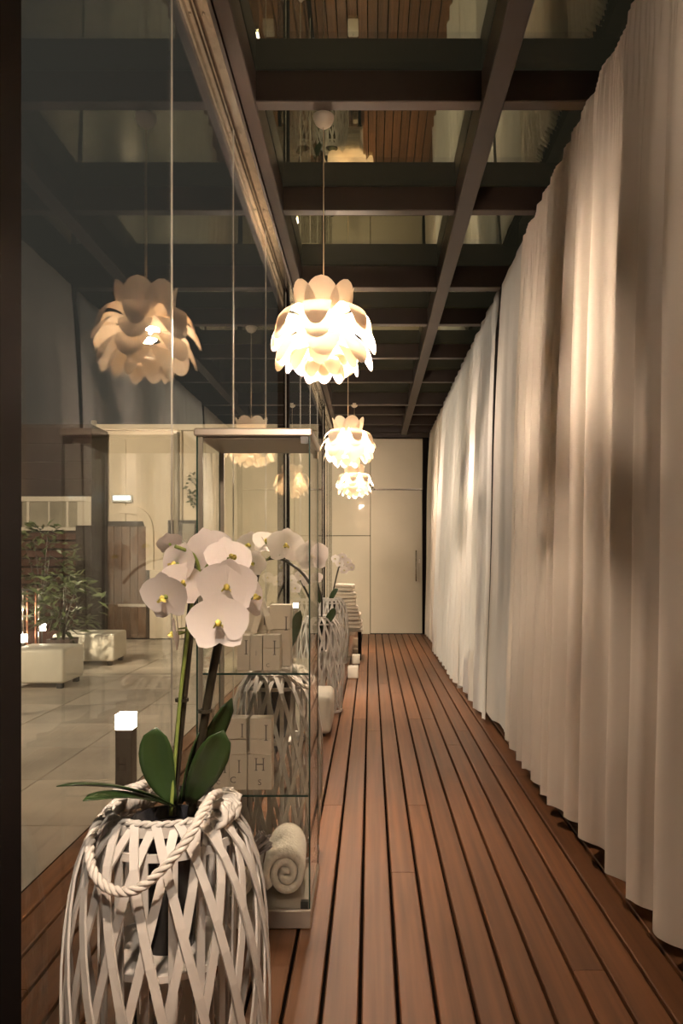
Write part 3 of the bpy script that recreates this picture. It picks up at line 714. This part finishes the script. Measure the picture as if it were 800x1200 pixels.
# rolled towels on the base
def roll_mesh(r, L, turns=2.6):
    pts = []; n = 64
    for i in range(n+1):
        a = turns*2*PI*i/n; rr = r*(.16+.84*i/n); pts.append((rr*math.cos(a), rr*math.sin(a)*.92))
    th = r*.27; g = G(); m = 7; v = []; f = []
    for j in range(m+1):
        y = L*(j/m-.5); e = 1-.05*(abs(j/m-.5)*2)**4
        for (x, z) in pts: v.append((x*e, y, z*e))
        for i, (x, z) in enumerate(pts):
            k = 1-th/max(1e-4, math.hypot(x, z)); k = max(.02, k); v.append((x*k*e, y, z*k*e))
    W = 2*(n+1)
    for j in range(m):
        for i in range(n):
            a = j*W+i; f.append((a, a+1, a+W+1, a+W)); b = a+n+1; f.append((b, b+W, b+W+1, b+1))
    for j in (0, m):
        for i in range(n): a = j*W+i; f.append((a, a+n+1, a+n+2, a+1))
    g.add(v, f); return g.mesh('rolled_towel', 'towel', smooth=True)
RT = roll_mesh(.080, .26)
obj('rolled_towel', RT, loc=(-.288, 2.665, .066+.098), rot=(0, 0, .06), sc=(1, 1, 1.3), label='thick white towel rolled up at the open corner of the showcase base', cat='towel', group='rolled towels in the showcase')
obj('rolled_towel', RT, loc=(-.452, 2.68, .066+.066), rot=(0, 1.57, .05), sc=(.86, 1, .9), label='smaller white rolled towel on the showcase base behind the front basket', cat='towel', group='rolled towels in the showcase')
g = G()
for k in range(26):
    a = Vector((R.uniform(-.012, .012), R.uniform(-.010, .010), 0)); e = Vector((R.uniform(-.024, .024), R.uniform(-.02, .02), .16+R.uniform(-.02, .015)))
    g.tube([a, a.lerp(e, .6), e], .0035, 5, scales=[.7, 1, 1.2])
bu = empty('dried_bundle', P(260, 1032, 2.555), 'tied bundle of grey dried stems leaning on the rolled towels', 'bundle', rot=(.05, .80, 0)); bu.scale = (1.3, 1.3, 1.3)
obj('stems', g.mesh('stems', 'twig'), bu); obj('tie', G().lathe([(.020, .055), (.022, .058), (.022, .070), (.020, .073)], 14).mesh('tie', 'ribbon'), bu)

# ------------------------------------------------------------------ things along the glass farther down the deck
def pouf(x0, x1, y0, y1, z0, h, label, foot=.05, rz=0):
    cx, cy = (x0+x1)/2, (y0+y1)/2; wx, wy = (x1-x0)/2, (y1-y0)/2
    o = empty('pouf', (cx, cy, z0), label, 'pouf', 'white leather poufs', rz)
    obj('cushion', G().box(-wx, wx, -wy, wy, foot, h).mesh('cushion', 'leather', smooth=True, bevel=.035, seg=3), o)
    g = G().box(-.03, .03, -.03, .03, 0, foot+.002).mesh('foot', 'foot')
    for sx in (-1, 1):
        for sy in (-1, 1): obj('foot', g, o, (sx*(wx-.07), sy*(wy-.07), 0))
    return o
pouf(-.57, -.265, 5.15, 5.62, 0, .275, 'low white bench pouf on the deck behind the showcase', .02)
# mirrored bench with towel stack
mb = empty('mirrored_bench', (-.32, 9.3, 0), 'low mirrored bench carrying the stack of folded towels', 'bench')
obj('bench_top', G().box(-.25, .23, -.30, .30, .335, .365).mesh('bench_top', 'white_frame', bevel=.004, seg=1), mb)
obj('front_panel', G().box(-.23, .19, -.27, -.25, .03, .335).mesh('front_panel', 'mirror'), mb); obj('side_panel', G().box(.17, .19, -.25, .27, .03, .335).mesh('side_panel', 'mirror'), mb)
for sx in (-.22, .19):
    for sy in (-.27, .27): obj('leg', G().box(-.018, .018, -.018, .018, 0, .335).mesh('leg', 'post'), mb, (sx, sy, 0))
def folded(wx, wy, h, seed):
    r = random.Random(seed); g = G(); n = 2
    for k in range(n):
        z0 = h*k/n; z1 = h*(k+1)/n*1.0-.002
        g.box(-wx/2+r.uniform(0, .008), wx/2-r.uniform(0, .010), -wy/2+r.uniform(0, .01), wy/2-.005, z0, z1)
    me = g.mesh('folded_towel', 'towel_beige', smooth=True, bevel=h/n*.46, seg=3)
    ph = r.random()*9
    for vv in me.vertices: vv.co.z += .006*math.sin(vv.co.x*22+ph)+.005*math.sin(vv.co.y*17+ph*2)
    return me
zz = .371
names = ['bottom', 'second', 'third', 'fourth', 'fifth', 'top']
for k, nm in enumerate(names):
    h = R.uniform(.074, .086)
    obj('folded_towel', folded(.36-.022*k+R.uniform(-.015, .015), .40, h, 50+k), loc=(-.285+R.uniform(-.012, .012)-.006*k, 9.28, zz+.004), rot=(0, 0, R.uniform(-.10, .10)),
        label={'bottom': 'beige folded towel at the bottom of the stack on the mirrored bench', 'top': 'beige folded towel crowning the stack on the mirrored bench'}.get(nm, 'beige folded towel %s from the bottom of the stack on the bench' % nm), cat='towel', group='folded towels on the mirrored bench')
    zz += h+.006
def cube_candle(x, y, s, label):
    o = empty('candle', (x, y, 0), label, 'candle', 'square white candles on the deck')
    obj('wax', G().box(-s/2, s/2, -s/2, s/2, 0, s*1.15).mesh('wax', 'candle', bevel=.008, seg=2, smooth=True), o)
    obj('wick', G().tube([(0, 0, s*1.14), (.002, 0, s*1.15+.015)], .002, 5).mesh('wick', 'foot'), o)
cube_candle(-.175, 7.72, .105, 'larger square white candle on the deck behind the lattice basket and the bench')
cube_candle(-.165, 8.75, .09, 'smaller square white candle on the deck in front of the mirrored bench')

# ------------------------------------------------------------------ bollard lights on the outer deck
def bollard(x, y, z0, label, h=.545, light=2.2):
    o = empty('bollard_light', (x, y, z0), label, 'bollard light', 'dark bollard lights with white heads')
    s = .036
    obj('post', G().box(-s, s, -s, s, 0, h-.062).mesh('post', 'bollard', bevel=.004, seg=1), o)
    obj('diffuser', G().box(-s+.001, s-.001, -s+.001, s-.001, h-.062, h-.004).mesh('diffuser', 'lamp_white'), o)
    obj('cap', G().box(-s, s, -s, s, h-.004, h).mesh('cap', 'lamp_white'), o)
    return o
bollard(-1.04, 3.27, 0, 'square dark bollard light with glowing head beside the front basket')
bollard(-1.08, 7.2, 0, 'square bollard light along the deck edge halfway down the corridor')
bollard(-1.08, 11.1, 0, 'square bollard light at the deck edge beside the cream end wall')

# ------------------------------------------------------------------ courtyard things
pouf(-4.02, -3.39, 8.5, 9.1, GZ, .44, 'white leather pouf on stone paving next to the black steel post', .06)
pouf(-4.28, -3.46, 10.3, 10.95, GZ, .43, 'white leather pouf in front of the brown wooden door', .06, .05)
pl = empty('potted_shrub', (P(66, 700, 9.55).x, 9.75, GZ), 'arching shrub in a tapered dark planter between the two white poufs', 'plant')
obj('planter', G().lathe([(0, 0), (.15, 0), (.21, .42), (.215, .43), (.19, .43), (.185, .40), (.0001, .40)], 4, Matrix.Rotation(PI/4, 4, 'Z')).mesh('planter', 'planter'), pl)
def foliage(n, rx, ry, z0, z1, ln, seed, narrow=.25):
    r = random.Random(seed); g = G()
    for _ in range(n):
        z = r.uniform(z0, z1); a = r.random()*2*PI; q = r.random()**.5*math.sin(PI*(.12+.8*(z-z0)/(z1-z0)))
        p = Vector((rx*q*math.cos(a), ry*q*math.sin(a), z))
        d = Vector((math.cos(a)+r.uniform(-.6, .6), math.sin(a)+r.uniform(-.6, .6), r.uniform(-.7, .9))).normalized()
        L = ln*r.uniform(.6, 1.2); s = d.cross(Vector((r.uniform(-1, 1), r.uniform(-1, 1), 1))).normalized()*L*narrow
        m = p+d*L*.5+Vector((0, 0, .04*L)); e = p+d*L-Vector((0, 0, .12*L))
        o = len(g.v); g.v += [tuple(p), tuple(m+s), tuple(e), tuple(m-s)]; g.f += [(o, o+1, o+2, o+3)]
    return g
def stems(n, rx, z0, z1, seed):
    r = random.Random(seed); g = G()
    for _ in range(n):
        a = r.random()*2*PI; e = Vector((rx*math.cos(a)*r.random(), rx*math.sin(a)*r.random(), z1*r.uniform(.7, 1)))
        g.tube(bez((0, 0, z0), (e.x*.2, e.y*.2, (z0+e.z)/2), e, 5), .009, 5, scales=[1.4, 1.2, 1, .8, .6, .4])
    return g
obj('foliage', foliage(200, .50, .45, .5, 1.25, .20, 3, .16).mesh('foliage', 'foliage'), pl, kind='stuff'); obj('branches', stems(9, .4, .38, 1.2, 4).mesh('branches', 'stem'), pl, kind='stuff')
p2 = empty('potted_shrub', (P(46, 700, 11.2).x, 11.3, GZ), 'taller glossy leaved shrub in front of the rust slatted wall', 'plant')
obj('planter', G().box(-.35, .35, -.22, .22, 0, .40).mesh('planter', 'slat', bevel=.01, seg=1), p2)
obj('foliage', foliage(260, .55, .4, .75, 1.95, .17, 8, .22).mesh('foliage', 'foliage'), p2, kind='stuff'); obj('branches', stems(8, .35, .36, 1.8, 9).mesh('branches', 'stem'), p2, kind='stuff')
iv = empty('hanging_ivy', (fx(229), FY-.14, fz(575)), 'small sprig of ivy climbing the cream wall beside the downpipe', 'plant')
obj('foliage', foliage(60, .12, .03, -.28, .28, .10, 12, .4).mesh('foliage', 'foliage'), iv, kind='stuff')
# lantern frame of copper bars with a light
ln = empty('floor_lantern', (P(36, 740, 9.6).x, 9.6, GZ), 'tall lantern frame of copper bars behind the pouf by the black post', 'lantern')
hb = 1.46-(692-653)*9.6/900
for dx in (-.10, -.045, .06, .10):
    obj('bar', G().tube([(dx, 0, 0), (dx, 0, hb)], .012, 8).mesh('bar', 'copper' if abs(dx) < .08 else 'chrome', smooth=True), ln)
obj('top_frame', G().box(-.115, .115, -.10, .10, hb, hb+.025).mesh('top_frame', 'chrome'), ln); obj('base_plate', G().box(-.115, .115, -.10, .10, 0, .02).mesh('base_plate', 'chrome'), ln)
def spot_fixture(px, py, Y, label, st=None):
    p = P(px, py, Y); o = empty('garden_light', (p.x, p.y, GZ), label, 'garden light', 'small lit garden lights by the plants')
    hz = p.z-GZ
    obj('stake', G().tube([(0, 0, 0), (0, 0, hz-.04)], .012, 8).mesh('stake', 'foot'), o)
    obj('diffuser', G().lathe([(0, hz-.045), (.05, hz-.045), (.05, hz+.045), (.0001, hz+.045)], 14).mesh('diffuser', 'lamp_white'), o)
spot_fixture(49, 735, 10.2, 'small lit garden light among the plants beside the copper lantern')
spot_fixture(27, 748, 9.4, 'small lit garden light peeping out beside the black steel post')
# emergency light over the door
el = empty('emergency_light', (fx(145), FY-.03, fz(585)), 'lit emergency light mounted above the brown wooden door', 'light')
obj('housing', G().box(-.18, .18, -.08, 0, -.06, .07).mesh('housing', 'exit_case', bevel=.01, seg=1), el); obj('lens', G().box(-.15, .15, -.10, -.08, -.02, .05).mesh('lens', 'exit_lit', bevel=.006, seg=1), el)

# ------------------------------------------------------------------ courtyard lamps (floodlights are added, unseen, to brighten wall, paving and curtains)
def fill_floodlight(loc, aim, power, size, label, col=(1, .80, .56)):
    o = empty('fill_floodlight', loc, label, 'fill_floodlight', 'added courtyard floodlights on masts')
    d = (Vector(aim)-Vector(loc)).normalized()
    ld = bpy.data.lights.new('fill_flood_beam', 'SPOT'); ld.energy = power; ld.spot_size = size; ld.spot_blend = .5; ld.shadow_soft_size = .15; ld.color = col
    lo = bpy.data.objects.new('fill_flood_beam', ld); C.objects.link(lo); lo.parent = o; lo.rotation_euler = d.to_track_quat('-Z', 'Y').to_euler(); lo.location = d*.07
    q = d.to_track_quat('-Z', 'Y').to_euler()
    obj('head', G().box(-.10, .10, -.08, .08, -.045, .09).mesh('head', 'post', bevel=.01, seg=1), o, rot=q)
    obj('mast', G().tube([(0, 0, 0), (0, 0, GZ-loc[2])], .03, 10).mesh('mast', 'post', smooth=True), o, (0, .14*0, -.1))
fill_floodlight((-4.5, 6.0, 3.9), (-3.6, 13.5, 1.2), 900, 1.2, 'added mast lamp, unseen, brightening the cream courtyard wall')
fill_floodlight((-7.4, 3.4, 3.2), (-2.6, 8.2, -.2), 600, 1.25, 'added mast lamp, unseen, brightening the stone paving')
fill_floodlight((-8.5, 5.2, 2.9), (.9, 7.4, 1.1), 280, .80, 'added pale mast lamp, unseen, shining through the glass on the white curtains', (1, .90, .78))  # unseen fill added to whiten and lift the curtains
ld = bpy.data.lights.new('uplight', 'SPOT'); ld.energy = 130; ld.spot_size = 1.3; ld.color = (1, .85, .62); ld.shadow_soft_size = .04
up = empty('wall_uplight', (fx(109), FY-.35, GZ), 'low uplight washing the pale pilaster beside the wooden door', 'light')
lo = bpy.data.objects.new('uplight', ld); C.objects.link(lo); lo.parent = up; lo.location = (0, 0, .12); lo.rotation_euler = Vector((0, .28, 1)).to_track_quat('-Z', 'Y').to_euler()
obj('housing', G().lathe([(0, 0), (.06, 0), (.06, .08), (.0001, .08)], 14).mesh('housing', 'foot'), up)

# unseen fill spot added behind the viewpoint to brighten the front flowers
sp = empty('fill_spotlight', (-.10, -.55, BZ-.02), 'added black fill spot, unseen behind the viewpoint, brightening the front orchid', 'fill_spotlight')
d = (Vector((-.36, 1.5, 1.18))-Vector((-.10, -.55, BZ-.12))).normalized(); q = d.to_track_quat('-Z', 'Y').to_euler()
ld = bpy.data.lights.new('fill_spot_beam', 'SPOT'); ld.energy = 120; ld.spot_size = .50; ld.spot_blend = .9; ld.shadow_soft_size = .07; ld.color = (1, .84, .68)
lo = bpy.data.objects.new('fill_spot_beam', ld); C.objects.link(lo); lo.parent = sp; lo.rotation_euler = q; lo.location = Vector((0, 0, -.10))+d*.09
obj('head', G().lathe([(.030, .05), (.040, .04), (.042, -.07), (.038, -.07), (.036, -.02), (.0001, -.02)], 16).mesh('head', 'post', smooth=True), sp, (0, 0, -.10), q)
obj('arm', G().tube([(0, 0, 0), (0, 0, -.06)], .010, 8).mesh('arm', 'post', smooth=True), sp)
